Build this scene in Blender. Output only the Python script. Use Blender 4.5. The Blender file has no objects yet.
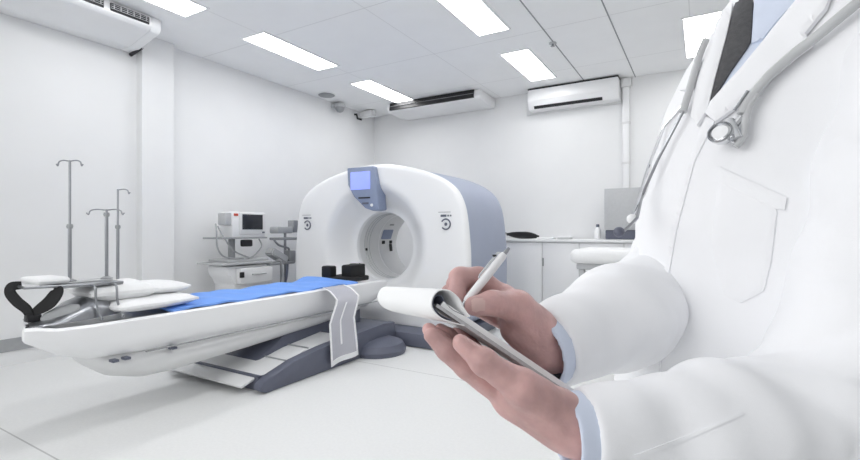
import bpy, bmesh, math, random
import numpy as np
from mathutils import Vector, Matrix
from mathutils.geometry import delaunay_2d_cdt
random.seed(4)
S = bpy.context.scene
COL = S.collection
PI = math.pi

# ---------------------------------------------------------------- camera, world, exposure
EYE = Vector((0, 0, 1.08))
cam = bpy.data.cameras.new('camera'); camo = bpy.data.objects.new('camera', cam); COL.objects.link(camo)
cam.sensor_width = 36.0; cam.lens = 36.0 * 465 / 860; cam.clip_start = 0.02
camo.location = EYE; camo.rotation_euler = (PI / 2, 0, math.radians(30.4))
S.camera = camo
W = bpy.data.worlds.new('white_fill'); S.world = W; W.use_nodes = True  # plain whitish surround added as ambient fill, entering by the open room sides
bg = W.node_tree.nodes['Background']; bg.inputs[0].default_value = (0.97, 0.985, 1, 1); bg.inputs[1].default_value = 0.42
PANEL = 9.0
def area(name, loc, aim, sx, sy, power):
    l = bpy.data.lights.new(name, 'AREA'); l.shape = 'RECTANGLE'; l.size = sx; l.size_y = sy; l.energy = power
    o = bpy.data.objects.new(name, l); COL.objects.link(o); o.location = loc
    o.rotation_euler = (Vector(aim) - Vector(loc)).to_track_quat('-Z', 'Y').to_euler()
area('added_fill_light', (-2.2, -1.7, 1.9), (0.1, 0.9, 1.1), 2.6, 1.8, 42)  # unseen area lamp added behind the camera to brighten the doctor; no window modelled
S.view_settings.view_transform = 'Standard'; S.view_settings.look = 'None'
S.view_settings.exposure = 0.28; S.view_settings.gamma = 1.0; S.view_settings.use_curve_mapping = False
S.cycles.max_bounces = 8; S.cycles.diffuse_bounces = 5

# ---------------------------------------------------------------- materials
def mat(name, col, rough=0.5, metal=0.0, var=0.03, scale=30, bump=0.0, bscale=None, spec=None, alpha=1.0, sss=0.0, emit=None, coat=0.0):
    m = bpy.data.materials.new(name); m.use_nodes = True; nt = m.node_tree; b = nt.nodes['Principled BSDF']
    tc = nt.nodes.new('ShaderNodeTexCoord'); no = nt.nodes.new('ShaderNodeTexNoise')
    no.inputs['Scale'].default_value = scale; no.inputs['Detail'].default_value = 4
    nt.links.new(tc.outputs['Object'], no.inputs['Vector'])
    rp = nt.nodes.new('ShaderNodeValToRGB')
    rp.color_ramp.elements[0].position = 0.3; rp.color_ramp.elements[1].position = 0.7
    rp.color_ramp.elements[0].color = [max(0, c * (1 - var)) for c in col] + [1]
    rp.color_ramp.elements[1].color = [min(1, c * (1 + var)) for c in col] + [1]
    nt.links.new(no.outputs['Fac'], rp.inputs['Fac']); nt.links.new(rp.outputs['Color'], b.inputs['Base Color'])
    b.inputs['Roughness'].default_value = rough; b.inputs['Metallic'].default_value = metal
    if spec is not None: b.inputs['Specular IOR Level'].default_value = spec
    if coat: b.inputs['Coat Weight'].default_value = coat
    if sss:
        b.inputs['Subsurface Weight'].default_value = sss; b.inputs['Subsurface Radius'].default_value = (0.01, 0.004, 0.002); b.inputs['Subsurface Scale'].default_value = 0.6
    b.inputs['Alpha'].default_value = alpha
    if emit:
        b.inputs['Emission Color'].default_value = list(emit[0]) + [1]; b.inputs['Emission Strength'].default_value = emit[1]
    if bump:
        n2 = nt.nodes.new('ShaderNodeTexNoise'); n2.inputs['Scale'].default_value = bscale or scale * 4
        nt.links.new(tc.outputs['Object'], n2.inputs['Vector'])
        bp = nt.nodes.new('ShaderNodeBump'); bp.inputs['Strength'].default_value = bump; bp.inputs['Distance'].default_value = 0.002
        nt.links.new(n2.outputs['Fac'], bp.inputs['Height']); nt.links.new(bp.outputs['Normal'], b.inputs['Normal'])
    return m
M = {}
M['wall'] = mat('painted_wall', (0.82, 0.825, 0.83), 0.8, var=0.01, scale=3)
M['floor'] = mat('vinyl_floor', (0.78, 0.785, 0.78), 0.38, var=0.02, scale=60, spec=0.3)
M['ceiling'] = mat('ceiling_panels', (0.91, 0.915, 0.92), 0.9, var=0.01, scale=4)
M['base'] = mat('grey_skirting', (0.36, 0.37, 0.38), 0.6)
M['joint'] = mat('ceiling_joint', (0.30, 0.31, 0.32), 0.8)
M['white'] = mat('white_plastic', (0.86, 0.865, 0.875), 0.35, var=0.008, scale=5)
M['offwhite'] = mat('off_white_plastic', (0.74, 0.745, 0.75), 0.42, var=0.015, scale=8)
M['gantrywhite'] = mat('gantry_white_shell', (0.87, 0.875, 0.885), 0.3, var=0.006, scale=3, coat=0.2)
M['bluegrey'] = mat('blue_grey_shell', (0.36, 0.40, 0.51), 0.4, var=0.02, scale=4)
M['slate'] = mat('slate_plastic', (0.115, 0.125, 0.17), 0.45, var=0.04, scale=10)
M['panelblue'] = mat('console_blue_grey', (0.25, 0.30, 0.43), 0.4, var=0.03)
M['screen'] = mat('lit_screen', (0.1, 0.14, 0.5), 0.2, emit=((0.33, 0.40, 0.96), 0.75), var=0.15, scale=8)
M['black'] = mat('black_plastic', (0.012, 0.012, 0.014), 0.5)
M['strap'] = mat('black_webbing', (0.008, 0.008, 0.009), 0.75, bump=0.3)
M['darkglass'] = mat('dark_screen', (0.02, 0.022, 0.03), 0.15)
M['grey'] = mat('mid_grey_plastic', (0.33, 0.34, 0.35), 0.5)
M['ltgrey'] = mat('light_grey_paint', (0.50, 0.51, 0.52), 0.45)
M['steel'] = mat('brushed_steel', (0.36, 0.37, 0.39), 0.28, 0.9, var=0.05)
M['chrome'] = mat('chrome', (0.72, 0.73, 0.75), 0.12, 1.0)
M['sheet'] = mat('blue_sheet', (0.17, 0.36, 0.86), 0.7, var=0.05, scale=12, bump=0.3, bscale=40)
M['pillow'] = mat('white_cotton', (0.86, 0.865, 0.87), 0.9, var=0.015, bump=0.3, bscale=60)
M['coat'] = mat('white_coat_cotton', (0.90, 0.905, 0.925), 0.85, var=0.008, scale=12, bump=0.12, bscale=900, spec=0.2)
M['shirt'] = mat('pale_blue_shirt', (0.66, 0.72, 0.85), 0.8, var=0.02, bump=0.15, bscale=900)
M['tie'] = mat('charcoal_tie', (0.075, 0.075, 0.08), 0.7, var=0.15, scale=160, bump=0.3, bscale=700)
M['skin'] = mat('skin', (0.57, 0.35, 0.335), 0.48, var=0.2, scale=28, bump=0.55, bscale=120, sss=0.12)
M['nail'] = mat('fingernail', (0.68, 0.47, 0.44), 0.3, var=0.03)
M['hair'] = mat('dark_hair', (0.03, 0.025, 0.022), 0.6, var=0.3, scale=90, bump=0.6)
M['paper'] = mat('white_paper', (0.88, 0.885, 0.89), 0.8, var=0.005)
M['paperedge'] = mat('paper_edge', (0.50, 0.50, 0.51), 0.8, var=0.12, scale=220)
M['tube'] = mat('grey_rubber_tube', (0.52, 0.53, 0.54), 0.35, var=0.03)
M['trouser'] = mat('dark_trouser', (0.05, 0.055, 0.07), 0.8)
M['shoe'] = mat('black_leather', (0.015, 0.014, 0.014), 0.35)
M['red'] = mat('red_badge', (0.6, 0.08, 0.05), 0.5)
M['clear'] = mat('clear_vinyl', (0.62, 0.62, 0.68), 0.18, var=0.05, scale=6, alpha=0.72)
M['lamp'] = mat('lamp_diffuser', (0.9, 0.9, 0.9), 0.5, emit=((1, 1, 1), PANEL))

# faint joints of the ceiling boards and the welded seam of the vinyl floor
def lines(m, axis, period, off, half, col, fac):
    nt = m.node_tree; b = nt.nodes['Principled BSDF']; src = b.inputs['Base Color'].links[0].from_socket
    g = nt.nodes.new('ShaderNodeNewGeometry'); sp = nt.nodes.new('ShaderNodeSeparateXYZ'); nt.links.new(g.outputs['Position'], sp.inputs[0])
    def mth(op, a, v):
        n = nt.nodes.new('ShaderNodeMath'); n.operation = op; nt.links.new(a, n.inputs[0]); n.inputs[1].default_value = v; return n.outputs[0]
    x = mth('FLOORED_MODULO', mth('SUBTRACT', sp.outputs[axis], off - period / 2), period)
    x = mth('ABSOLUTE', mth('SUBTRACT', x, period / 2), 0)
    x = mth('MULTIPLY', mth('LESS_THAN', x, half), fac)
    mx = nt.nodes.new('ShaderNodeMix'); mx.data_type = 'RGBA'
    nt.links.new(x, mx.inputs[0]); nt.links.new(src, mx.inputs[6]); mx.inputs[7].default_value = (*col, 1)
    nt.links.new(mx.outputs[2], b.inputs['Base Color'])
lines(M['ceiling'], 1, 1.2, 4.35, 0.004, (0.5, 0.5, 0.5), 0.45)
lines(M['ceiling'], 0, 1.2, -2.5, 0.004, (0.5, 0.5, 0.5), 0.35)
lines(M['floor'], 1, 2.0, 1.0, 0.004, (0.36, 0.36, 0.36), 0.7)

# ---------------------------------------------------------------- mesh helpers
def link(name, me, m, parent=None, smooth=True, world=True):
    o = bpy.data.objects.new(name, me); COL.objects.link(o)
    for mm in (m if isinstance(m, (list, tuple)) else [m]): me.materials.append(M[mm])
    if smooth:
        for p in me.polygons: p.use_smooth = True
        try: me.set_sharp_from_angle(angle=math.radians(38))
        except Exception: pass
    if parent is not None:
        o.parent = parent
        o.matrix_parent_inverse = wm(parent).inverted()
    return o
def wm(o):
    m = o.matrix_basis.copy()
    while o.parent is not None:
        m = o.parent.matrix_basis @ o.matrix_parent_inverse @ m if False else (o.parent.matrix_basis @ o.matrix_parent_inverse @ m)
        o = o.parent
    return m
def empty(name, loc, label, cat, group=None):
    o = bpy.data.objects.new(name, None); COL.objects.link(o); o.location = loc; o.empty_display_size = 0.05
    return tag(o, label, cat, group)
def tag(o, label, cat, group=None):
    o['label'] = label; o['category'] = cat
    if group: o['group'] = group
    return o
def struct(o): o['kind'] = 'structure'; return o
class B:
    def __init__(s): s.bm = bmesh.new()
    def box(s, a, b, bev=0.0, seg=2):
        t = bmesh.new(); bmesh.ops.create_cube(t, size=1)
        for v in t.verts: v.co = Vector([(a[i] + b[i]) / 2 + v.co[i] * (b[i] - a[i]) for i in range(3)])
        if bev: bmesh.ops.bevel(t, geom=t.edges[:], offset=bev, segments=seg, affect='EDGES', profile=0.5)
        return s.add(t)
    def add(s, t, mx=None):
        if mx is not None: t.transform(mx)
        me = bpy.data.meshes.new('t'); t.to_mesh(me); t.free(); s.bm.from_mesh(me); bpy.data.meshes.remove(me); return s
    def tube(s, pts, r, n=10, cap=True):
        pts = [Vector(p) for p in pts]; rs = r if isinstance(r, (list, tuple)) else [r] * len(pts)
        rings = []; up = None
        for i, p in enumerate(pts):
            d = (pts[min(i + 1, len(pts) - 1)] - pts[max(i - 1, 0)]).normalized()
            if up is None: up = Vector((0, 0, 1)) if abs(d.z) < 0.9 else Vector((1, 0, 0))
            x = d.cross(up).normalized(); y = x.cross(d).normalized(); up = y
            rings.append([s.bm.verts.new(p + rs[i] * (math.cos(2 * PI * k / n) * x + math.sin(2 * PI * k / n) * y)) for k in range(n)])
        s.skin(rings, cap); return s
    def skin(s, rings, cap=True, closed=True):
        n = len(rings[0])
        for a, b in zip(rings, rings[1:]):
            for k in range(n if closed else n - 1):
                s.bm.faces.new((a[k], a[(k + 1) % n], b[(k + 1) % n], b[k]))
        if cap: s.bm.faces.new(rings[0][::-1]); s.bm.faces.new(rings[-1])
    def loft(s, secs, cap=True, closed=True):
        s.skin([[s.bm.verts.new(p) for p in q] for q in secs], cap, closed); return s
    def lathe(s, prof, c=(0, 0, 0), axis=(0, 0, 1), n=28):
        q = Vector((0, 0, 1)).rotation_difference(Vector(axis).normalized()).to_matrix(); c = Vector(c)
        rings = [[s.bm.verts.new(c + q @ Vector((max(r, 1e-4) * math.cos(2 * PI * k / n), max(r, 1e-4) * math.sin(2 * PI * k / n), z))) for k in range(n)] for r, z in prof]
        s.skin(rings); return s
    def cyl(s, a, b, r, n=16): return s.tube([a, b], r, n)
    def prism(s, poly, h0, h1, plane='YZ', bev=0.0):
        # polygon in a plane, extruded along the remaining axis
        t = bmesh.new()
        def P(u, v, h): return {'YZ': (h, u, v), 'XZ': (u, h, v), 'XY': (u, v, h)}[plane]
        a = [t.verts.new(P(u, v, h0)) for u, v in poly]; b = [t.verts.new(P(u, v, h1)) for u, v in poly]
        n = len(poly)
        t.faces.new(a); t.faces.new(b[::-1])
        for k in range(n): t.faces.new((a[k], b[k], b[(k + 1) % n], a[(k + 1) % n]))
        if bev: bmesh.ops.bevel(t, geom=t.edges[:], offset=bev, segments=2, affect='EDGES', profile=0.5)
        return s.add(t)
    def go(s, name, m, parent=None, smooth=True):
        bmesh.ops.recalc_face_normals(s.bm, faces=s.bm.faces[:])
        me = bpy.data.meshes.new(name); s.bm.to_mesh(me); s.bm.free()
        return link(name, me, m, parent, smooth)
def spline(pts, k=6):
    P = [Vector(p) for p in pts]; out = []
    for i in range(len(P) - 1):
        a, b, c, d = P[max(i - 1, 0)], P[i], P[i + 1], P[min(i + 2, len(P) - 1)]
        for j in range(k):
            t = j / k
            out.append(0.5 * (2 * b + (c - a) * t + (2 * a - 5 * b + 4 * c - d) * t * t + (3 * b - a - 3 * c + d) * t ** 3))
    out.append(P[-1]); return out

# ---------------------------------------------------------------- the room
H = 2.98
struct(B().box((-6.2, -2.4, -0.1), (4.2, 6.5, 0)).go('floor', 'floor', smooth=False))
struct(B().box((-6.2, -2.4, H), (4.2, 6.5, H + 0.1)).go('ceiling', 'ceiling', smooth=False))
struct(B().box((-4.95, -2.4, 0), (-4.76, 6.27, H)).go('wall_left', 'wall', smooth=False))
struct(B().box((-4.80, 2.46, 0), (-4.66, 2.775, H), 0.004).go('trim_1', 'wall', smooth=False))
struct(B().box((-4.95, 6.27, 0), (4.2, 6.45, H)).go('wall_back', 'wall', smooth=False))
b = B(); b.box((-4.765, -2.4, 0.115), (-4.748, 2.46, 0.215)); b.box((-4.765, 2.775, 0.115), (-4.748, 6.27, 0.215))
struct(b.go('baseboard_left', 'base', smooth=False))
struct(B().box((-4.745, 6.255, 0), (4.2, 6.27, 0.10)).go('baseboard_back', 'base', smooth=False))
struct(B().box((-1.308, -2.4, H - 0.003), (-1.297, 6.27, H + 0.001)).go('trim_2', 'joint', smooth=False))
struct(B().box((-0.727, -2.4, H - 0.003), (-0.716, 6.27, H + 0.001)).go('trim_3', 'joint', smooth=False))

# ceiling lights
def ceiling_light(x, y0, y1, label):
    t = empty('ceiling_light', (x, (y0 + y1) / 2, H), label, 'light', 'recessed ceiling light panels')
    f = B()
    for a, b_ in (((x - .17, y0 - .02), (x - .15, y1 + .02)), ((x + .15, y0 - .02), (x + .17, y1 + .02)), ((x - .15, y0 - .02), (x + .15, y0)), ((x - .15, y1), (x + .15, y1 + .02))):
        f.box((a[0], a[1], H - .010), (b_[0], b_[1], H + .002))
    f.go('frame', 'white', t, False)
    B().box((x - .15, y0, H - .006), (x + .15, y1, H + .002)).go('diffuser', 'lamp', t, False)
ceiling_light(-3.78, 3.04, 4.08, 'long white ceiling light panel in the middle of the left row')
ceiling_light(-3.78, 4.68, 5.70, 'white ceiling light panel of the left row partly behind the black-slotted air conditioner')
ceiling_light(-3.81, 1.42, 2.46, 'white ceiling light panel at the top beside the large vented air conditioner')
ceiling_light(-1.73, 3.10, 4.15, 'white ceiling light panel cut by the top edge, middle row')
ceiling_light(-1.73, 4.72, 5.75, 'white ceiling light panel above the small wall air conditioner')
ceiling_light(0.0, 4.75, 5.84, "white ceiling light panel just left of the doctor's tie")
ceiling_light(-1.73, 1.4, 2.44, 'white ceiling light panel nearest the camera, outside the top edge')
ceiling_light(0.0, 1.9, 2.95, 'white ceiling light panel above the doctor, outside the top edge')

# air conditioners
t = empty('ceiling_air_conditioner', (-4.5, 1.4, H), 'large white ceiling air conditioner with two dark vents, top left corner', 'air conditioner')
acp = [(-4.22, 2.978), (-4.757, 2.978), (-4.757, 2.782), (-4.60, 2.785), (-4.25, 2.852), (-4.205, 2.88)]
B().prism(acp, 0.35, 2.31, 'XZ', .012).go('housing', 'white', t)
B().prism([(x * .995 - .022, z) for x, z in acp[:1]] + acp[1:5] + [(-4.225, 2.885)], 2.31, 2.40, 'XZ', .014).go('end_cap', 'white', t)
for y0, y1 in ((0.55, 0.92), (0.98, 1.38), (1.43, 1.92), (1.97, 2.28)):
    v = B().box((-4.225, y0, 2.888), (-4.199, y1, 2.952), .003).go('vent', 'black', t)
    sl = B()
    for k in range(3): sl.box((-4.20, y0, 2.906 + k * .016), (-4.194, y1, 2.909 + k * .016))
    nn_ = max(5, int((y1 - y0) / .045))
    for k in range(nn_): sl.box((-4.20, y0 + (k + .5) * (y1 - y0) / nn_ - .004, 2.912), (-4.195, y0 + (k + .5) * (y1 - y0) / nn_ + .004, 2.952))
    sl.go('louvre', 'ltgrey', v, False)
t = empty('ceiling_air_conditioner', (-3.34, 6.0, H), 'white ceiling air conditioner with a long black slot, in the far corner', 'air conditioner')
B().prism([(5.72, 2.978), (6.268, 2.978), (6.268, 2.835), (6.1, 2.825), (5.74, 2.845), (5.70, 2.88)], -4.1, -2.58, 'YZ', .012).go('housing', 'white', t)
v = B().prism([(5.702, 2.974), (5.728, 2.974), (5.715, 2.866), (5.684, 2.866)], -4.04, -2.66, 'YZ').go('outlet', 'black', t, False)
B().box((-4.04, 5.680, 2.918), (-2.66, 5.70, 2.921)).go('louvre', 'grey', v, False)
t = empty('wall_air_conditioner', (-1.49, 6.27, 2.66), 'slim white air conditioner mounted high on the back wall', 'air conditioner')
B().prism([(6.268, 2.69), (6.268, 2.955), (6.05, 2.955), (6.045, 2.80), (6.10, 2.69)], -2.03, -0.89, 'YZ', .012).go('housing', 'white', t)
B().prism([(6.042, 2.93), (6.05, 2.93), (6.05, 2.80), (6.04, 2.80)], -1.96, -0.98, 'YZ', .003).go('front_panel', 'gantrywhite', t)
B().prism([(6.072, 2.735), (6.09, 2.70), (6.10, 2.705), (6.08, 2.74)], -1.95, -1.08, 'YZ').go('outlet', 'black', t, False)
B().box((-2.11, 6.24, 2.67), (-0.88, 6.269, 2.985), .004).go('back_plate', 'offwhite', t)
B().box((-2.03, 6.06, 2.957), (-0.89, 6.26, 2.972)).go('top_grille', 'black', t, False)
t = empty('pipe_trunking', (-0.83, 6.25, 1.6), 'white vertical pipe trunking running down the back wall from the slim air conditioner', 'pipe cover')
B().box((-0.865, 6.215, 1.45), (-0.785, 6.269, 2.86), .008).go('cover', 'white', t)
B().box((-0.885, 6.20, 2.86), (-0.765, 6.269, 2.975), .01).go('elbow', 'offwhite', t)
for z in (1.9, 2.4): B().box((-0.872, 6.212, z), (-0.778, 6.268, z + .03), .004).go('clip', 'offwhite', t)

# things on the ceiling
t = empty('dome_camera', (-4.66, 5.28, H), 'dark dome camera on a bracket under the ceiling by the left wall', 'security camera')
B().box((-4.758, 5.2, 2.89), (-4.70, 5.36, 2.95), .01).go('bracket', 'ltgrey', t)
B().lathe([(.075, .03), (.08, .0), (.078, -.02)], (-4.65, 5.28, 2.92)).go('housing', 'ltgrey', t)
B().lathe([(.07, -.018), (.065, -.05), (.045, -.082), (.015, -.095)], (-4.65, 5.28, 2.92)).go('dome', 'grey', t)
tag(B().lathe([(.10, 0), (.115, -.008), (.10, -.018), (.03, -.022)], (-4.56, 4.9, H)).go('ceiling_speaker', 'grey'), 'flat round grey disc on the ceiling just before the dome camera', 'ceiling speaker')
t = empty('bullet_camera', (-4.70, 5.87, 2.9), 'small white camera with a black bent arm in the far corner', 'security camera')
B().tube([(-4.757, 5.75, 2.91), (-4.72, 5.75, 2.91), (-4.70, 5.75, 2.84), (-4.64, 5.78, 2.82)], .016).go('arm', 'black', t)
B().box((-4.70, 5.80, 2.87), (-4.45, 5.92, 2.96), .02).go('housing', 'offwhite', t)
B().box((-4.63, 5.84, 2.955), (-4.55, 5.9, 2.979)).go('mount', 'offwhite', t)
t = empty('sprinkler', (-1.313, 4.7, H), 'tiny sprinkler head on the ceiling joint', 'sprinkler')
B().lathe([(.035, 0), (.038, -.008), (.02, -.012)], (-1.313, 4.7, H - .001)).go('rosette', 'ltgrey', t)
B().lathe([(.01, -.01), (.01, -.03), (.022, -.032), (.02, -.036)], (-1.313, 4.7, H - .001)).go('nozzle', 'grey', t)
t = empty('drain_hose', (-4.7, 2.41, 2.8), 'short black-tipped hose sticking out below the large ceiling air conditioner', 'hose')
B().tube(spline([(-4.40, 2.415, 2.845), (-4.50, 2.42, 2.825), (-4.60, 2.42, 2.80)]), .007).go('hose', 'offwhite', t)
B().tube([(-4.58, 2.42, 2.805), (-4.745, 2.40, 2.765)], [.012, .018]).go('tip', 'black', t)

# ---------------------------------------------------------------- scanner gantry
GX, GZ, BR = -2.97, 0.907, 0.375
ga = empty('ct_scanner', (GX, 4.3, 0), 'large white ring-shaped scanner with blue-grey sides and a round opening', 'scanner')
half = [(0, 1.765), (.20, 1.755), (.42, 1.715), (.66, 1.65), (.86, 1.565), (1.0, 1.455), (1.07, 1.30), (1.10, 1.1), (1.12, .85), (1.12, .5), (1.09, .28), (.98, .14), (.75, .105), (0, .10)]
outl = half + [(-x, z) for x, z in half[-2:0:-1]]
NA = 180
def rout(th):
    dx, dz = math.sin(th), math.cos(th); best = 9
    for (x0, z0), (x1, z1) in zip(outl, outl[1:] + outl[:1]):
        z0 -= GZ; z1 -= GZ; ex, ez = x1 - x0, z1 - z0
        den = dx * ez - dz * ex
        if abs(den) < 1e-9: continue
        tt = (x0 * ez - z0 * ex) / den; uu = (x0 * dz - z0 * dx) / den
        if tt > 0 and -1e-6 <= uu <= 1 + 1e-6: best = min(best, tt)
    return best
RO = [rout(2 * PI * k / NA) for k in range(NA)]
for _ in range(3): RO = [(RO[k - 1] + 2 * RO[k] + RO[(k + 1) % NA]) / 4 for k in range(NA)]
def fy(r):                                   # front face dishes inwards towards the opening
    s = min(max((r - BR) / .30, 0), 1); s = s * s * (3 - 2 * s)
    return 4.08 - .22 * s
def ring(fr, fyv): return [(GX + fr(k) * math.sin(2 * PI * k / NA), fyv(fr(k)), GZ + fr(k) * math.cos(2 * PI * k / NA)) for k in range(NA)]
secs = []
secs.append(ring(lambda k: BR - .012, lambda r: 4.115)); secs.append(ring(lambda k: BR - .006, lambda r: 4.09))
for i in range(15):
    s = i / 14
    secs.append(ring(lambda k, s=s: BR + (min(BR + .33, RO[k] - .06) - BR) * s, fy))
for i in range(1, 5):
    s = i / 4
    secs.append(ring(lambda k, s=s: min(BR + .33, RO[k] - .06) * (1 - s) + (RO[k] - .05) * s, fy))
for a in (20, 40, 60, 80, 90):
    a = math.radians(a); secs.append(ring(lambda k, a=a: RO[k] - .05 + .05 * math.sin(a), lambda r, a=a: 3.86 + .05 * (1 - math.cos(a))))
B().loft(secs, cap=False).go('front_cover', 'gantrywhite', ga)
secs = [ring(lambda k: RO[k] - .02, lambda r: 3.915), ring(lambda k: RO[k] - .004, lambda r: 3.918), ring(lambda k: RO[k] - .004, lambda r: 4.3), ring(lambda k: RO[k] - .004, lambda r: 4.80)]
for a in (20, 40, 60, 80, 90):
    a = math.radians(a); secs.append(ring(lambda k, a=a: RO[k] - .064 + .06 * math.cos(a), lambda r, a=a: 4.81 + .06 * math.sin(a)))
secs.append(ring(lambda k: BR + .1, lambda r: 4.86)); secs.append(ring(lambda k: BR - .01, lambda r: 4.84))
B().loft(secs, cap=False).go('side_shell', 'bluegrey', ga)
B().loft([ring(lambda k, q=q: q[0], lambda r, q=q: q[1]) for q in ((BR - .012, 4.115), (BR - .02, 4.16), (BR - .02, 4.8), (BR - .01, 4.845))], cap=False).go('bore_liner', 'offwhite', ga)
for y in (4.19, 4.235, 4.28, 4.46):
    B().loft([ring(lambda k, q=q: q[0], lambda r, q=q: q[1]) for q in ((BR - .018, y - .006), (BR - .026, y), (BR - .018, y + .006))], cap=False).go('bore_ring', 'ltgrey' if y < 4.4 else 'gantrywhite', ga)
pl = B(); pl.box((GX - 1.02, 3.95, 0), (GX + 1.02, 4.78, .125), .03); pl.box((GX - .95, 3.60, .0), (GX + .96, 3.98, .135), .03)
pl.go('plinth', 'slate', ga)
# console with lit screen above the opening
cp = [(-.30, 1.735), (.05, 1.735), (.085, 1.58), (.115, 1.285), (.04, 1.275), (-.06, 1.305), (-.21, 1.43), (-.285, 1.55)]
con = B().prism([(GX + .02 + x, z) for x, z in cp], 3.80, 3.95, 'XZ', .012).go('console', 'panelblue', ga)
con2 = B().box((GX - .225, 3.792, 1.50), (GX + .03, 3.802, 1.685), .004).go('screen', 'screen', con)
B().box((GX - .12, 3.793, 1.405), (GX + .03, 3.802, 1.42), .002).go('slot', 'black', con)
B().box((GX - .07, 3.793, 1.345), (GX + .01, 3.802, 1.365), .002).go('keypad', 'slate', con)
B().lathe([(.016, 0), (.014, .008)], (GX + .05, 3.80, 1.335), (0, -1, 0)).go('button', 'gantrywhite', con)
# printed marks left and right of the opening
for cx in (-2.09, -3.88):
    e = B(); y = 3.857
    rr = []
    for k in range(25):
        a = math.radians(150 - 290 * k / 24); rr.append((cx + .0 + .048 * math.cos(a), y - .002, 1.135 + .048 * math.sin(a)))
    e.tube(rr, .007, 8)
    e.lathe([(.016, 0), (.014, .004)], (cx, y, 1.135), (0, -1, 0))
    e.box((cx - .055, y - .003, 1.205), (cx + .005, y + .003, 1.226)); e.box((cx + .018, y - .003, 1.208), (cx + .032, y + .003, 1.223)); e.box((cx + .045, y - .003, 1.208), (cx + .058, y + .003, 1.223))
    e.go('printed_mark', 'slate', ga, False)
    B().box((cx - .08, y - .001, 1.245), (cx + .05, y + .003, 1.253)).go('printed_line', 'ltgrey', ga, False)
# little windows and buttons on the inner wall of the opening
def bore(th, y, w_, h_, m, name):
    th = math.radians(th); r = BR - .024
    n = Vector((-math.sin(th), 0, -math.cos(th))); c = Vector((GX, y, GZ)) - n * r
    tx = Vector((0, 1, 0)); ty = n.cross(tx)
    mx = Matrix((tx, ty, n)).transposed().to_4x4(); mx.translation = c
    t = bmesh.new(); bmesh.ops.create_cube(t, size=1)
    for v in t.verts: v.co = Vector((v.co.x * w_, v.co.y * h_, v.co.z * .012))
    bmesh.ops.bevel(t, geom=t.edges[:], offset=.004, segments=2, affect='EDGES')
    B().add(t, mx).go(name, m, ga)
bore(-70, 4.60, .20, .12, 'panelblue', 'laser_window'); bore(-86, 4.55, .055, .04, 'black', 'bore_button'); bore(-86, 4.70, .055, .04, 'black', 'bore_button')
bore(-97, 4.70, .055, .09, 'black', 'bore_button'); bore(-98, 4.22, .035, .03, 'black', 'bore_button'); bore(-48, 4.60, .08, .02, 'grey', 'bore_button')

# ---------------------------------------------------------------- patient table
TX = -3.0
ta = empty('patient_table', (TX, 2.6, 0), 'long white scanner table on a slate base, reaching from the lower left to the scanner', 'table')
def usec(y, zt, zb, hw, n=14, rim=.03):
    # trough-like section: flat top, sides rounding into the underside
    p = [(TX - hw, zt), (TX - hw * .93, zt + .012), (TX - hw * .84, zt - .012), (TX + hw * .84, zt - .012), (TX + hw * .93, zt + .012), (TX + hw, zt)]
    for k in range(n + 1):
        a = PI * k / n; ca = math.cos(a)
        p.append((TX + hw * math.copysign(abs(ca) ** .35, ca) if abs(ca) > 1e-6 else TX, zt - .02 - (zt - .02 - zb) * abs(math.sin(a)) ** .6))
    fd = max(0, min(1, (1.75 - y) / .7)) * .36
    return [(x, y - (x - TX) * fd, z) for x, z in p]
secs = []
for y, zt, zb, hw in ((1.0, .60, .55, .25), (1.01, .605, .535, .27), (1.06, .60, .50, .28), (1.13, .585, .445, .292), (1.25, .58, .395, .30), (1.5, .58, .375, .30), (2.2, .58, .345, .30), (3.0, .58, .325, .30), (3.5, .58, .34, .30), (3.74, .575, .42, .29), (3.78, .57, .46, .28)):
    secs.append(usec(y, zt, zb, hw))
B().loft(secs).go('cradle', 'gantrywhite', ta)
B().box((TX + .285, 1.45, .392), (TX + .3025, 3.6, .397)).go('side_seam', 'grey', ta, False)
for y in (1.28, 1.34, 1.6): B().box((TX + .25, y, .372), (TX + .296, y + .03, .385)).go('catch', 'slate', ta, False)
def belly(y, zt, zb, hw):
    return [(TX + hw * math.cos(2 * PI * k / 24), y, (zt + zb) / 2 + (zt - zb) / 2 * math.sin(2 * PI * k / 24)) for k in range(24)]
B().loft([belly(1.24, .42, .38, .10), belly(1.28, .43, .31, .20), belly(1.37, .44, .24, .25), belly(1.52, .44, .195, .27), belly(1.7, .44, .19, .275), belly(2.2, .44, .21, .275), belly(2.9, .44, .25, .27), belly(3.4, .44, .3, .26)]).go('underbody', 'offwhite', ta)
# telescopic leg and base
B().prism([(2.25, .12), (2.75, .40), (3.45, .40), (3.45, .12)], TX - .22, TX + .22, 'YZ', .02).go('lift_column', 'slate', ta)
B().prism([(2.10, .085), (2.12, .10), (2.50, .18), (2.92, .225), (2.92, .12), (2.12, .03)], TX - .44, TX + .44, 'YZ', .012).go('base_cover', 'offwhite', ta)
B().prism([(1.99, .055), (2.16, .105), (2.16, .085), (2.0, .04)], TX - .42, TX + .40, 'YZ', .006).go('base_flap', 'offwhite', ta)
for x0, x1 in ((TX + .44, TX + .52), (TX - .52, TX - .44)):
    B().prism([(2.10, .0), (2.05, .03), (2.06, .065), (2.13, .105), (2.35, .155), (2.6, .185), (2.9, .21), (3.4, .235), (3.59, .225), (3.59, 0)], x0, x1, 'YZ', .016).go('base_rail', 'slate', ta)
B().box((TX - .44, 2.1, 0.004), (TX + .44, 3.59, .10)).go('base_plate', 'slate', ta)
B().prism([(2.92, .10), (2.92, .22), (3.59, .22), (3.59, .10)], TX - .44, TX + .44, 'YZ', .01).go('base_cover', 'slate', ta)
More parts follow.
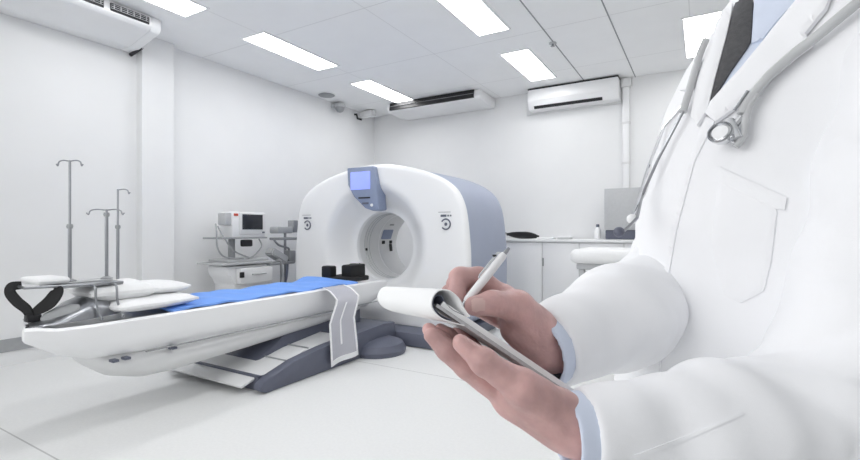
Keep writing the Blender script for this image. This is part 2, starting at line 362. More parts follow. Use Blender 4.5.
for y, z in ((2.34, .15), (2.56, .192)):
    B().box((TX - .43, y - .004, z - .012), (TX + .435, y + .004, z + .004)).go('cover_joint', 'grey', ta, False)
B().lathe([(.25, .0), (.26, .04), (.23, .09), (.15, .12), (.02, .125)], (-2.50, 3.33, 0), n=32).go('foot_pad', 'slate', ta)

# steel head cradle at the free end
t = empty('head_cradle', (TX, 1.1, .6), 'shiny steel head cradle with an oval hole at the free table end', 'head rest')
secs = []
for y, hgt, hw in ((1.0, .0, .16), (1.03, .004, .17), (1.08, .015, .17), (1.13, .045, .165), (1.18, .08, .16), (1.23, .10, .15), (1.28, .10, .135), (1.33, .085, .115), (1.38, .05, .09), (1.42, .01, .07)):
    secs.append([(TX + .05 + hw * math.cos(PI * k / 14), y - .30 * hw * math.cos(PI * k / 14) * max(0, (1.3 - y) / .3), .608 + (hgt + .008) * (math.sin(PI * k / 14) ** .7 if 0 < k < 14 else 0)) for k in range(15)])
B().loft(secs, cap=False, closed=False).go('shell', 'steel', t)
B().prism([(TX - .10, 1.03), (TX + .215, .935), (TX + .23, 1.0), (TX - .08, 1.12)], .604, .612, 'XY', .003).go('tongue', 'chrome', t)
bb = B(); m4 = Matrix.Translation((TX + .155, 1.10, .655)) @ Matrix.Rotation(math.radians(48), 4, 'Y') @ Matrix.Rotation(math.radians(28), 4, 'X')
q = bmesh.new(); bmesh.ops.create_uvsphere(q, u_segments=20, v_segments=10, radius=1)
for v in q.verts: v.co = Vector((v.co.x * .038, v.co.y * .085, v.co.z * .012))
bb.add(q, m4).go('oval_hole', 'grey', t)

# blue sheet and pillows
def cloth(name, x0, x1, y0, y1, zf, th, m, parent=None, nx=26, ny=60):
    top = []; bot = []
    for j in range(ny + 1):
        y = y0 + (y1 - y0) * j / ny
        top.append([(x0 + (x1 - x0) * i / nx, y, zf(i / nx, j / ny, x0 + (x1 - x0) * i / nx, y) + th) for i in range(nx + 1)])
        bot.append([(p[0], p[1], p[2] - th) for p in top[-1]])
    bo = B(); secs = [t_ + b_[::-1] for t_, b_ in zip(top, bot)]
    bo.loft(secs); return bo.go(name, m, parent)
tag(cloth('blue_sheet', TX - .27, TX + .275, 1.62, 3.34, lambda u, v, x, y: .593 + .010 * max(0, math.sin(PI * u)) ** .6 + .006 * math.sin(11 * y + 7 * x) + .005 * math.sin(23 * y - 9 * x) + (.03 * math.exp(-((v - .93) / .05) ** 2) * max(0, 1 - 1.4 * u)), .012, 'sheet'),
    'bright blue sheet spread along the scanner table', 'sheet')
def pillow(name, c, sx, sy, sz, rot, label, seed):
    q = bmesh.new(); bmesh.ops.create_cube(q, size=2); bmesh.ops.subdivide_edges(q, edges=q.edges[:], cuts=14, use_grid_fill=True)
    for v in q.verts:
        x, y, z = v.co
        e = (1 - abs(x) ** 3.5) * (1 - abs(y) ** 3.5)
        z2 = z * (.16 + .84 * max(e, 0) ** .55)
        wv = .10 * math.sin(4.2 * x + seed) * math.sin(3.3 * y + 2 * seed) + .05 * math.sin(9 * y + seed)
        k = 1 - .05 * (abs(x) * abs(y))
        v.co = Vector((x * sx * k, y * sy * k, (z2 + (wv * max(e, 0) if z > -.2 else 0)) * sz))
    return tag(B().add(q, Matrix.Translation(c) @ Matrix.Rotation(math.radians(rot), 4, 'Z')).go(name, 'pillow'), label, 'pillow', 'white pillows on the scanner table')
pillow('pillow', (TX + .02, 1.56, .648), .24, .25, .042, 3, 'white pillow lying flat directly on the scanner table, under the other', 1.0)
pillow('pillow', (TX - .02, 1.43, .725), .20, .18, .055, -6, 'rumpled white pillow on top of the pair, near the head cradle', 2.6)
pillow('pillow', (TX - .02, 1.68, .718), .18, .13, .036, 4, 'small folded white pillow at the end of the pile towards the blue sheet', 4.0)

# black padded holder at the scanner end of the table
t = empty('head_holder', (TX - .02, 3.55, .58), 'black padded head holder with upright side pads at the scanner end of the table', 'head holder')
B().box((TX - .17, 3.33, .587), (TX + .16, 3.66, .635), .015).go('base_pad', 'strap', t)
B().box((TX - .17, 3.33, .62), (TX - .05, 3.42, .735), .015).go('side_pad', 'strap', t)
B().box((TX + .00, 3.42, .62), (TX + .13, 3.63, .745), .018).go('side_pad', 'strap', t)
B().box((TX - .14, 3.70, .60), (TX + .02, 3.775, .735), .012).go('end_pad', 'strap', t)
B().tube(spline([(TX + .05, 3.62, .72), (TX + .03, 3.67, .74), (TX + .0, 3.70, .67), (TX - .02, 3.73, .64)]), .008).go('strap', 'strap', t)

# clear vinyl sheet hanging over the side
t = empty('vinyl_apron', (-2.6, 3.0, .58), 'clear grey vinyl apron with white hems hanging from the edge of the scanner table', 'apron')
def apx(v): return -2.69 + .21 * min(1, v * 5) ** .7 + .03 * v
def apron(u0, u1, v0, v1, nm, m, off):
    secs = []
    for j in range(17):
        v = v0 + (v1 - v0) * j / 16; q = []
        for i in range(13):
            u = u0 + (u1 - u0) * i / 12
            q.append(Vector((apx(v) + .014 * math.sin(7 * u + 2 * v) * v + off, 2.84 + .27 * u + .06 * v * u - .17 * min(1, v * 2) , .606 - .57 * v * v ** .2 + .02 * u * v)))
        secs.append([p for p in q] + [p - Vector((.004, 0, 0)) for p in q[::-1]])
    B().loft(secs).go(nm, m, t)
apron(.05, .95, .0, .97, 'sheet', 'clear', 0)
apron(.0, .06, .0, 1, 'hem', 'white', .003); apron(.93, 1, .0, 1, 'hem', 'white', .003); apron(.05, .95, .94, 1, 'hem', 'white', .003)
apron(.44, .50, .25, .80, 'fold', 'white', .003)

# arm tray, straps and drip poles at the free end
t = empty('arm_tray', (TX, 1.15, .79), 'steel arm tray on thin legs above the free end of the scanner table', 'tray')
B().tube([(TX - .10, .99, .795), (TX + .13, .96, .795), (TX + .13, 1.22, .785)], .007).go('rail', 'steel', t)
B().box((TX - .10, 1.10, .775), (TX + .14, 1.41, .789), .004).go('tray_plate', 'steel', t)
B().box((TX - .08, 1.12, .789), (TX + .04, 1.40, .795), .002).go('tray_mat', 'ltgrey', t)
for x, y in ((TX + .19, 1.245), (TX + .20, 1.345)):
    B().tube(spline([(x - .09, y, .776), (x - .01, y, .772), (x, y + .002, .69), (x + .02, y + .015, .612), (x + .03, y + .02, .604)]), .006).go('leg', 'steel', t)
B().box((TX + .09, 1.36, .735), (TX + .135, 1.41, .778), .004).go('clamp', 'grey', t)
pillow_ = B().box((TX - .12, 1.02, .797), (TX + .10, 1.17, .833), .018, 3)
tag(pillow_.go('arm_pad', 'pillow'), 'small flat white pad lying on the steel arm tray', 'pad')
t = empty('restraint_strap', (TX + .08, 1.0, .615), 'black Y-shaped strap hanging from the arm tray at the far left', 'strap')
def band(pts, wv, nm, th=.012):
    pts = spline(pts, 8); secs = []; n = len(pts)
    for i, p in enumerate(pts):
        d = (pts[min(i + 1, n - 1)] - pts[max(i - 1, 0)]).normalized()
        wd = Vector((.35, .94, .0)).cross(d).cross(d).normalized() if False else (Vector((-.506, .8625, 0)).cross(d)).normalized()
        nn = wd.cross(d).normalized(); f = wv(i / (n - 1))
        secs.append([p + wd * f + nn * th / 2, p - wd * f + nn * th / 2, p - wd * f - nn * th / 2, p + wd * f - nn * th / 2])
    B().loft(secs).go(nm, 'strap', t)
band([(TX + .02, .985, .80), (TX - .0, .955, .795), (TX + .0, .947, .765), (TX + .03, .965, .72), (TX + .07, .99, .68), (TX + .09, 1.0, .64)], lambda s: .019 + .006 * math.sin(PI * s), 'strap')
band([(TX + .13, 1.10, .785), (TX + .14, 1.09, .76), (TX + .13, 1.06, .71), (TX + .10, 1.02, .67), (TX + .09, 1.0, .645)], lambda s: .016 + .016 * math.sin(PI * min(1, s * 1.2)), 'strap')
B().box((TX + .075, .975, .62), (TX + .12, 1.035, .655), .006).go('buckle', 'black', t)
def pole(x, y, zb, zm, zt, nm, label, hooks, r1=.009, r2=.006):
    t = empty(nm, (x, y, zb), label, 'drip pole', 'drip poles around the free end of the table')
    B().cyl((x, y, zb), (x, y, zm), r1).go('lower_tube', 'steel', t)
    B().cyl((x, y, zm), (x, y, zt), r2).go('upper_tube', 'steel', t)
    B().lathe([(r1 + .004, -.012), (r1 + .007, 0), (r1 + .004, .012)], (x, y, zm)).go('collar', 'grey', t)
    B().lathe([(.03, 0), (.03, .006), (.014, .014)], (x, y, zb)).go('foot', 'grey', t)
    for dx, dy in hooks:
        B().tube(spline([(x, y, zt - .005), (x + dx * .6, y + dy * .6, zt), (x + dx, y + dy, zt - .008), (x + dx * 1.12, y + dy * 1.12, zt - .03), (x + dx * 1.25, y + dy * 1.25, zt - .02)], 5), .0038, 8).go('hook', 'steel', t)
pole(TX - .02, 1.21, .796, 1.10, 1.465, 'drip_pole', 'tallest steel drip pole, standing on the arm tray at far left', ((.05, .03), (-.05, -.03)))
pole(TX + .0, 1.385, .796, 1.17, 1.20, 'drip_pole', 'short steel drip pole with a double hook, between the two others', ((.075, .04), (-.075, -.05)))
pole(TX - .28, 1.58, .585, 1.10, 1.345, 'drip_pole', 'steel drip pole behind the pillows, rightmost of the three', ((.06, .03),))

# ---------------------------------------------------------------- monitor cart by the left wall
t = empty('monitor_cart', (-4.42, 3.3, 0), 'white equipment trolley by the left wall carrying a monitor', 'trolley')
B().prism([(3.18, .16), (3.64, .16), (3.60, .70), (3.08, .70), (3.10, .60), (3.20, .50)], -4.58, -4.24, 'YZ', .02).go('body', 'white', t)
B().box((-4.60, 2.98, .715), (-4.18, 3.62, .74), .008).go('shelf', 'ltgrey', t)
dr = B().box((-4.24, 3.18, .51), (-4.15, 3.60, .675), .015).go('drawer', 'offwhite', t)
B().box((-4.15, 3.32, .60), (-4.13, 3.5, .615), .004).go('handle', 'ltgrey', dr)
B().box((-4.16, 3.17, .58), (-4.14, 3.22, .64), .006).go('lock', 'black', dr)
B().box((-4.64, 3.06, .08), (-4.22, 3.70, .16), .02).go('base', 'offwhite', t)
for x in (-4.58, -4.28):
    for y in (3.12, 3.64): B().lathe([(.04, -.015), (.042, 0), (.04, .015)], (x, y, .042), (1, 0, 0)).go('caster', 'black', t)
t = empty('patient_monitor', (-4.42, 3.3, .74), 'white patient monitor with a dark screen on the trolley', 'monitor')
B().box((-4.50, 3.17, 1.0), (-4.27, 3.60, 1.275), .015).go('housing', 'white', t)
s_ = B().box((-4.275, 3.245, 1.03), (-4.255, 3.59, 1.268), .008).go('bezel', 'offwhite', t)
B().box((-4.26, 3.28, 1.085), (-4.250, 3.545, 1.25), .003).go('screen', 'darkglass', s_)
B().box((-4.26, 3.54, 1.045), (-4.248, 3.57, 1.062), .002).go('knob', 'slate', s_)
B().box((-4.42, 3.10, 1.13), (-4.29, 3.19, 1.262), .012).go('side_module', 'ltgrey', t)
B().box((-4.273, 3.185, 1.23), (-4.264, 3.235, 1.255)).go('badge', 'red', t, False)
B().box((-4.56, 3.02, .985), (-4.24, 3.60, 1.003), .006).go('tray', 'grey', t)
B().cyl((-4.42, 3.27, .76), (-4.42, 3.27, .99), .035).go('neck', 'grey', t)
B().box((-4.58, 3.1, .74), (-4.24, 3.62, .768), .01).go('stand_foot', 'ltgrey', t)
B().box((-4.32, 3.30, .90), (-4.26, 3.42, .975), .012).go('connector', 'black', t)
for i, pp in enumerate((((-4.35, 3.03, 1.14), (-4.25, 2.97, 1.06), (-4.25, 2.98, .90), (-4.27, 3.08, .80), (-4.26, 3.3, .772)), ((-4.33, 3.04, 1.12), (-4.24, 3.05, 1.0), (-4.23, 3.16, .86), (-4.24, 3.36, .78)), ((-4.26, 3.5, .98), (-4.22, 3.5, .9), (-4.22, 3.40, .80), (-4.26, 3.35, .772)))):
    B().tube(spline(pp), .008, 8).go('cable', 'grey', t)
tag(B().tube(spline([(-4.17, 3.66, .735), (-4.15, 3.72, .70), (-4.13, 3.73, .45), (-4.15, 3.71, .20), (-4.13, 3.72, .05), (-4.1, 3.8, .01)]), .01, 8).go('power_cord', 'grey'), 'dark cord hanging down beside the white trolley', 'cord')
# infusion stand
IX, IY = -4.42, 4.02
t = empty('infusion_stand', (IX, IY, 0), 'grey wheeled stand with clamped pumps between the trolley and the scanner', 'stand')
B().cyl((IX, IY, .07), (IX, IY, 1.10), .016).go('pole', 'steel', t)
B().cyl((IX + .03, IY - .09, .07), (IX + .03, IY - .09, .72), .012).go('pole', 'grey', t)
for k in range(5):
    a = 2 * PI * k / 5 + .3
    lg = B().tube([(IX, IY, .09), (IX + .24 * math.cos(a), IY + .24 * math.sin(a), .065)], .014).go('leg', 'steel', t)
    B().lathe([(.026, -.012), (.03, 0), (.026, .012)], (IX + .24 * math.cos(a), IY + .24 * math.sin(a), .03), (-math.sin(a), math.cos(a), 0)).go('caster', 'black', lg)
B().box((IX - .05, IY - .20, 1.04), (IX + .1, IY + .04, 1.12), .015).go('pump', 'ltgrey', t)
B().box((IX + .0, IY + .04, 1.05), (IX + .1, IY + .12, 1.20), .01).go('pump', 'grey', t)
B().box((IX - .05, IY - .20, .96), (IX + .12, IY + .10, .99), .008).go('tray', 'grey', t)
B().tube(spline([(IX + .1, IY - .26, .97), (IX + .12, IY - .2, .90), (IX + .1, IY - .04, .86), (IX + .06, IY, .80)]), .012, 8).go('hose', 'steel', t)
B().box((IX - .05, IY - .34, .67), (IX + .12, IY + .05, .70), .008).go('tray', 'grey', t)
bb = B(); q = bmesh.new(); bmesh.ops.create_cube(q, size=1)
for v in q.verts: v.co = Vector((v.co.x * .14, v.co.y * .26, v.co.z * .09))
bmesh.ops.bevel(q, geom=q.edges[:], offset=.015, segments=2, affect='EDGES')
bb.add(q, Matrix.Translation((IX + .05, IY - .17, .775)) @ Matrix.Rotation(math.radians(-28), 4, 'X')).go('gauge', 'ltgrey', t)
B().box((IX + .01, IY - .03, .68), (IX + .11, IY + .07, .83), .01).go('clamp', 'grey', t)
B().tube(spline([(IX + .1, IY - .05, .69), (IX + .13, IY - .10, .5), (IX + .10, IY - .14, .3), (IX + .05, IY - .05, .12)]), .014, 8).go('hose', 'slate', t)

# ---------------------------------------------------------------- counter by the back wall
t = empty('counter_cabinet', (-1.3, 5.95, 0), 'low white cupboard with double doors along the back wall', 'cabinet')
B().box((-2.24, 5.62, .08), (-.25, 6.25, .935), .004).go('body', 'offwhite', t)
B().box((-2.2, 5.68, 0), (-.3, 6.25, .08)).go('toe_kick', 'ltgrey', t, False)
B().box((-2.27, 5.58, .935), (-.22, 6.254, .965), .006).go('worktop', 'white', t)
for x0, x1, hx in ((-2.23, -1.70, -1.735), (-1.69, -1.26, -1.655), (-1.25, -.77, -.80), (-.76, -.26, -.72)):
    d = B().box((x0, 5.60, .10), (x1, 5.622, .925), .004).go('door', 'white', t)
    if hx in (-1.655, -.72): B().box((hx - .035, 5.588, .64), (hx - .02, 5.602, .74), .004).go('handle', 'grey', d)
# black kidney-like tray and small packs
t = empty('black_tray', (-2.0, 5.75, .965), 'black boat-shaped tray on the white cupboard beside the scanner', 'tray')
secs = []
for i in range(17):
    s = i / 16; x = -2.20 + .42 * s; hw = .075 * math.sin(PI * min(max(s, .03), .97)) ** .6
    lift = .045 * max(0, 1 - s / .5) ** 2 + .012 * max(0, (s - .6) / .4) ** 2
    secs.append([(x, 5.74 + hw * math.cos(PI * k / 8), 0.968 + lift + .085 * (1 - math.sin(PI * k / 8) ** .8) * (hw / .075)) for k in range(9)] + [(x, 5.74 - hw * .9 * math.cos(PI * k / 8), 0.978 + lift + .080 * (1 - math.sin(PI * k / 8) ** .8) * (hw / .075)) for k in range(9)])
B().loft(secs).go('bowl', 'black', t)
B().tube([(-2.225, 5.74, 1.045), (-2.19, 5.74, 1.005)], [.014, .007]).go('handle_tip', 'grey', t)
tag(B().box((-1.79, 5.68, .966), (-1.58, 5.80, .99), .006).go('paper_pack', 'paper'), 'flat white pack lying right of the black tray', 'packet')
t = empty('instrument_case', (-1.46, 5.75, .966), 'small grey-and-white case on the cupboard, right of the flat white pack', 'case')
B().box((-1.54, 5.70, .966), (-1.38, 5.82, .99), .005).go('case', 'ltgrey', t); B().box((-1.54, 5.70, .99), (-1.38, 5.82, 1.005), .004).go('lid', 'white', t)
t = empty('soap_bottle', (-1.15, 6.1, .965), 'small white bottle with a dark cap in front of the back wall', 'bottle')
B().lathe([(.035, 0), (.037, .01), (.036, .11), (.02, .14), (.016, .15)], (-1.13, 6.05, .966)).go('bottle', 'white', t)
B().lathe([(.018, .15), (.02, .16), (.018, .185)], (-1.13, 6.05, .966)).go('cap', 'slate', t)
t = empty('grey_dispenser', (-.84, 6.1, .965), 'light grey wall box with a dark lower edge, just left of the doctor', 'box')
B().box((-1.04, 5.98, 1.08), (-.62, 6.262, 1.585), .008).go('housing', 'ltgrey', t)
B().box((-1.03, 6.0, .966), (-.63, 6.262, 1.08), .01).go('lower_tray', 'slate', t)
B().box((-1.01, 5.975, 1.11), (-.65, 5.985, 1.56), .003).go('front_panel', 'ltgrey', t)

# gurney in front of it
t = empty('gurney', (-.55, 4.5, 0), 'grey-framed trolley bed behind the doctor, in front of the white cupboard', 'bed')
B().box((-.97, 4.22, .73), (.55, 4.80, .784), .012).go('deck', 'ltgrey', t)
for x in (-.93, .5):
    for y in (4.27, 4.75):
        lg = B().box((x - .025, y - .025, .10), (x + .025, y + .025, .73), .005).go('leg', 'ltgrey', t)
        B().lathe([(.045, -.014), (.05, 0), (.045, .014)], (x, y, .05), (0, 1, 0)).go('caster', 'black', lg)
B().box((-.98, 4.25, .30), (.52, 4.29, .34), .005).go('stretcher', 'ltgrey', t); B().box((-.98, 4.73, .30), (.52, 4.77, .34), .005).go('stretcher', 'ltgrey', t)
B().box((-.86, 4.6, .34), (.45, 4.63, .70), .003).go('back_panel', 'ltgrey', t)
tag(B().box((-1.02, 4.16, .785), (.60, 4.86, .91), .055, 5).go('mattress', 'pillow'), 'thick white mattress on the grey trolley bed', 'mattress')

#@PERSON
# ---------------------------------------------------------------- the doctor
# body coordinates (right, up, depth) seen from eye height; every point is real metres
RT = Vector((math.cos(math.radians(30.4)), math.sin(math.radians(30.4)), 0)); FW = Vector((-math.sin(math.radians(30.4)), math.cos(math.radians(30.4)), 0)); UP = Vector((0, 0, 1))
BASIS = np.array([RT, UP, FW])
def world(p): p = np.asarray(p, float); return p @ BASIS + np.array(EYE)
def wv(p): return Vector(world(p))
def at(x, y, d): return np.array([(x - 430) * d / 465, (230 - y) * d / 465, d])
def ln(v): return np.sqrt((v * v).sum(-1))
def smin(a, b, k):
    h = np.clip(.5 + .5 * (b - a) / k, 0, 1); return b * (1 - h) + a * h - k * h * (1 - h)
def cone(P, a, b, ra, rb):
    a = np.asarray(a, float); b = np.asarray(b, float); ab = b - a
    t = np.clip(((P - a) @ ab) / (ab @ ab), 0, 1)
    return ln(P - a - t[..., None] * ab) - (ra + (rb - ra) * t)
def chain(P, pts, rs, k=.006):
    f = None
    for i in range(len(pts) - 1):
        g = cone(P, pts[i], pts[i + 1], rs[i], rs[i + 1]); f = g if f is None else smin(f, g, k)
    return f
def ell(P, c, r, axes=None):
    q = P - np.asarray(c, float)
    if axes is not None: q = q @ np.asarray(axes, float).T
    r = np.asarray(r, float); k = ln(q / r); return (k - 1) * min(r)
def nets(f, lo, hi, h):
    # naive surface nets on a regular grid
    ax = [np.arange(lo[i], hi[i] + h, h) for i in range(3)]; n = [len(a) for a in ax]
    G = np.stack(np.meshgrid(*ax, indexing='ij'), -1)
    V = np.concatenate([f(G[i:i + 12]) for i in range(0, n[0], 12)], 0)
    s = V < 0
    c = np.zeros([m - 1 for m in n], int); acc = np.zeros(c.shape + (3,)); cnt = np.zeros(c.shape)
    def sub(A, o): return A[o[0]:n[0] - 1 + o[0], o[1]:n[1] - 1 + o[1], o[2]:n[2] - 1 + o[2]]
    cor = [(i, j, k) for i in (0, 1) for j in (0, 1) for k in (0, 1)]
    for o in cor:
        for d in range(3):
            if o[d]: continue
            o2 = list(o); o2[d] = 1
            va, vb = sub(V, o), sub(V, o2); m = (va < 0) != (vb < 0)
            t = np.where(m, va / np.where(m, va - vb, 1), 0)
            for e in range(3): acc[..., e] += np.where(m, o[e] + (t if e == d else 0), 0)
            cnt += m
    act = cnt > 0; idx = -np.ones(c.shape, int); ii = np.argwhere(act); idx[act] = np.arange(len(ii))
    vs = (ii + acc[act] / cnt[act][:, None]) * h + np.asarray(lo)
    faces = []
    for d in range(3):
        a, b = (d + 1) % 3, (d + 2) % 3
        s0 = np.take(s, range(n[d] - 1), d); s1 = np.take(s, range(1, n[d]), d)
        e = np.argwhere(s0 != s1)
        e = e[(e[:, a] > 0) & (e[:, b] > 0) & (e[:, a] < n[a] - 1) & (e[:, b] < n[b] - 1)]
        fl = s0[tuple(e.T)]
        def g(da, db):
            q = e.copy(); q[:, a] += da; q[:, b] += db; return idx[tuple(q.T)]
        q = np.stack([g(-1, -1), g(0, -1), g(0, 0), g(-1, 0)], 1)
        q[~fl] = q[~fl][:, ::-1]; faces.append(q)
    return vs, np.concatenate(faces)
def solid(name, parts, m, parent, relax=1):
    vs = []; fs = []; o = 0
    for f, lo, hi, h in parts:
        v, q = nets(f, lo, hi, h)
        for _ in range(relax):               # gentle relaxation of the grid steps
            e = np.concatenate([q[:, [0, 1]], q[:, [1, 2]], q[:, [2, 3]], q[:, [3, 0]]])
            sm = np.zeros_like(v); ct = np.zeros(len(v))
            np.add.at(sm, e[:, 0], v[e[:, 1]]); np.add.at(sm, e[:, 1], v[e[:, 0]]); np.add.at(ct, e[:, 0], 1); np.add.at(ct, e[:, 1], 1)
            v = v + .5 * (sm / ct[:, None] - v)
        vs.append(v); fs.append(q + o); o += len(v)
    vs = np.concatenate(vs); fs = np.concatenate(fs)
    me = bpy.data.meshes.new(name); me.from_pydata([tuple(p) for p in world(vs)], [], fs.tolist())
    bm = bmesh.new(); bm.from_mesh(me); bmesh.ops.recalc_face_normals(bm, faces=bm.faces[:]); bm.to_mesh(me); bm.free()
    o = link(name, me, m, parent, smooth=False)
    me.polygons.foreach_set('use_smooth', [True] * len(me.polygons)); me.update()
    return o, vs, fs
def march(f, px, py, start=.3, far=1.4):
    px = np.atleast_1d(np.asarray(px, float)); py = np.atleast_1d(np.asarray(py, float))
    D = np.stack([(px - 430) / 465, (230 - py) / 465, np.ones_like(px)], -1); L = ln(D); t = np.full(len(px), start)
    bt, bf = t.copy(), np.full(len(px), 9.)
    for _ in range(160):
        v = f(D * t[:, None]); m = v < bf; bf = np.where(m, v, bf); bt = np.where(m, t, bt); t = np.minimum(t + .6 * v / L, far)
    P = D * bt[:, None]; e = 2e-3
    def grad(P):
        N = np.stack([f(P + e * np.eye(3)[i]) - f(P - e * np.eye(3)[i]) for i in range(3)], -1); return N / (ln(N)[:, None] + 1e-9)
    for _ in range(8): P = P - grad(P) * np.clip(f(P), -.01, .03)[:, None] * .9     # rest exactly on the surface
    N = grad(P)
    return P, N
def drape(name, poly, f, off, th, m, parent, step=4.0, edge=.6, offf=None):
    # a cloth piece cut to an outline and laid on a surface, with real thickness
    poly = [np.array(p, float) for p in poly]; bd = []
    for a, b_ in zip(poly, poly[1:] + poly[:1]):
        k = max(1, int(np.hypot(*(b_ - a)) / step))
        bd += [a + (b_ - a) * i / k for i in range(k)]
    P2 = np.array(bd); lo, hi = P2.min(0), P2.max(0)
    def inside(p):
        c = False; j = len(bd) - 1
        for i in range(len(bd)):
            if (bd[i][1] > p[1]) != (bd[j][1] > p[1]) and p[0] < (bd[j][0] - bd[i][0]) * (p[1] - bd[i][1]) / (bd[j][1] - bd[i][1]) + bd[i][0]: c = not c
            j = i
        return c
    pts = list(bd)
    for x in np.arange(lo[0], hi[0], step):
        for y in np.arange(lo[1], hi[1], step):
            p = np.array([x + .37, y + .21])
            if inside(p) and np.min(((P2 - p) ** 2).sum(1)) > (step * .6) ** 2: pts.append(p)
    nb = len(bd)
    r_ = delaunay_2d_cdt([Vector(p) for p in pts], [(i, (i + 1) % nb) for i in range(nb)], [], 1, 1e-4)
    v2 = np.array([tuple(v) for v in r_[0]]); tri = [list(q) for q in r_[2]]
    P, N = march(f, v2[:, 0], v2[:, 1])
    E = {}
    for q in tri:
        for i in range(len(q)): k = tuple(sorted((q[i], q[(i + 1) % len(q)]))); E[k] = E.get(k, 0) + 1
    be = [k for k, c in E.items() if c == 1]; bv = {i for k in be for i in k}
    o_ = np.array([off if offf is None else offf(p) for p in v2])
    thv = np.array([th * (edge if i in bv else 1) for i in range(len(v2))])
    top = P + N * (o_ + thv)[:, None]; bot = P + N * (o_ - .0015)[:, None]
    n = len(v2); fc = tri + [[i + n for i in q[::-1]] for q in tri]
    for a, b_ in be: fc.append([a, b_, b_ + n, a + n])
    me = bpy.data.meshes.new(name); me.from_pydata([tuple(p) for p in world(np.concatenate([top, bot]))], [], fc)
    bm = bmesh.new(); bm.from_mesh(me); bmesh.ops.recalc_face_normals(bm, faces=bm.faces[:]); bm.to_mesh(me); bm.free()
    return link(name, me, m, parent)

LAX = np.array([.70, -.10, -.70]); LAX /= np.sqrt(LAX @ LAX)          # towards his left shoulder
FAX = np.array([-.71, 0, -.70]); FAX -= LAX * (FAX @ LAX); FAX /= np.sqrt(FAX @ FAX)   # the way his chest faces
# torso: half widths a (shoulder direction) and b (chest direction) at a run of heights
TOR = [(.40, .565, .70, .055, .055), (.355, .56, .70, .075, .065), (.31, .555, .695, .12, .085), (.26, .55, .69, .15, .105), (.19, .545, .685, .165, .125), (.10, .535, .68, .168, .14), (0, .525, .68, .17, .145), (-.12, .515, .68, .175, .145), (-.25, .51, .685, .19, .15), (-.40, .51, .69, .205, .155), (-.60, .515, .69, .215, .165)]
TU = np.array([t[0] for t in TOR])[::-1]
def tor(P, grow=0.0):
    u = P[..., 1]; cr, cd, a, b_ = [np.interp(u, TU, np.array([t[i] for t in TOR])[::-1]) for i in (1, 2, 3, 4)]
    q = np.stack([P[..., 0] - cr, np.zeros_like(u), P[..., 2] - cd], -1)
    L2 = np.array([LAX[0], 0, LAX[2]]); L2 /= np.sqrt(L2 @ L2); F2 = np.array([-L2[2] * -1 if False else L2[2], 0, -L2[0]])
    x = q @ L2; y = q @ F2
    a = a + grow + .030 * np.clip(-x / .05, 0, 1) * np.clip((.26 - u) / .14, 0, 1); b_ = b_ + grow
    k = (np.abs(x / a) ** 2.5 + np.abs(y / b_) ** 2.5 + 1e-9) ** (1 / 2.5)
    f = (k - 1) * np.minimum(a, b_) * .9
    return np.maximum(np.maximum(f, u - .40 - grow), -.60 - u)
NB = np.array([.565, .40, .70])
SL = np.array([.588, .205, .548]); EL = at(852, 412, .50); WL = at(578, 432, .463)
SR = at(716, 128, .83); ER = at(674, 292, .77); WR = at(542, 350, .576)
def torso_coat(P):
    f = tor(P)
    f = smin(f, cone(P, SL + np.array([-.03, .03, .03]), NB - np.array([0, .06, 0]), .055, .055), .05); f = smin(f, cone(P, SR + np.array([.02, .03, 0]), NB - np.array([0, .06, 0]), .05, .055), .05)
    x, y, z = P[..., 0], P[..., 1], P[..., 2]
    env = np.clip((.25 - y) / .2, 0, 1)
    fold = .0035 * np.sin(30 * (x - .5 * z) + 9 * y + 2 * np.sin(9 * y)) + .0022 * np.sin(62 * x + 18 * y + 1.7 * np.sin(21 * y)) + .002 * np.sin(24 * y - 40 * (x + z))
    return f + fold * env
def sleeve_fold(P, E, Wr, S_, ph):
    d = (Wr - E) / np.linalg.norm(Wr - E); t = (P - E) @ d; L = np.linalg.norm(Wr - E)
    d2 = (S_ - E) / np.linalg.norm(S_ - E); t2 = (P - E) @ d2
    n = np.cross(d, d2); n /= np.linalg.norm(n); q = P @ n; w_ = P @ np.cross(n, d)
    near = np.exp(-(np.clip(t, 0, 1) / .095) ** 2) * np.exp(-(np.clip(t2, 0, 1) / .13) ** 2)
    f = near * .011 * (np.abs(np.sin(40 * (t - .55 * t2) + 30 * q + ph + 1.5 * np.sin(34 * q + 20 * t))) ** .6 - .6)
    f = -f
    f += (.0030 * np.sin(48 * t + 55 * w_ + ph + 2 * np.sin(18 * t)) + .0016 * np.sin(110 * t + 45 * q + 2 * ph)) * np.clip((L - t) / .08, .15, 1) * (t > -.02)
    f += .004 * np.sin(45 * t2 + 30 * q + ph) * (t2 > .03) * np.clip(t2 / .1, 0, 1)
    return f
def sleeve(P, S_, E, Wr, rs, re, rm, rw, ph):
    d = (Wr - E) / np.linalg.norm(Wr - E); L = np.linalg.norm(Wr - E)
    mid = E + .5 * (Wr - E); ext = Wr + d * .03
    f = chain(P, [S_, E, mid, ext], [rs, re, rm, rw - .002], .05)
    f0 = f = f + sleeve_fold(P, E, Wr, S_, ph)
    t = (P - E) @ d
    f = np.maximum(f, t - L)                                   # cut square at the cuff
    return np.maximum(f, -np.maximum(f0 + .0098, L - .05 - t))
def slv_l(P): return sleeve(P, SL, EL, WL + (EL - WL) / np.linalg.norm(EL - WL) * .004, .086, .078, .052, .043, .6)
def slv_r(P): return sleeve(P, SR, ER, WR + (ER - WR) / np.linalg.norm(ER - WR) * .004, .066, .074, .066, .0505, 2.2)
def shell(P): return np.minimum(torso_coat(P), np.minimum(slv_l(P), slv_r(P)))

doc = empty('person', tuple(world([.515, -1.08, .69])), 'person in a white lab coat, pale blue shirt and dark tie, writing on a notepad', 'person')
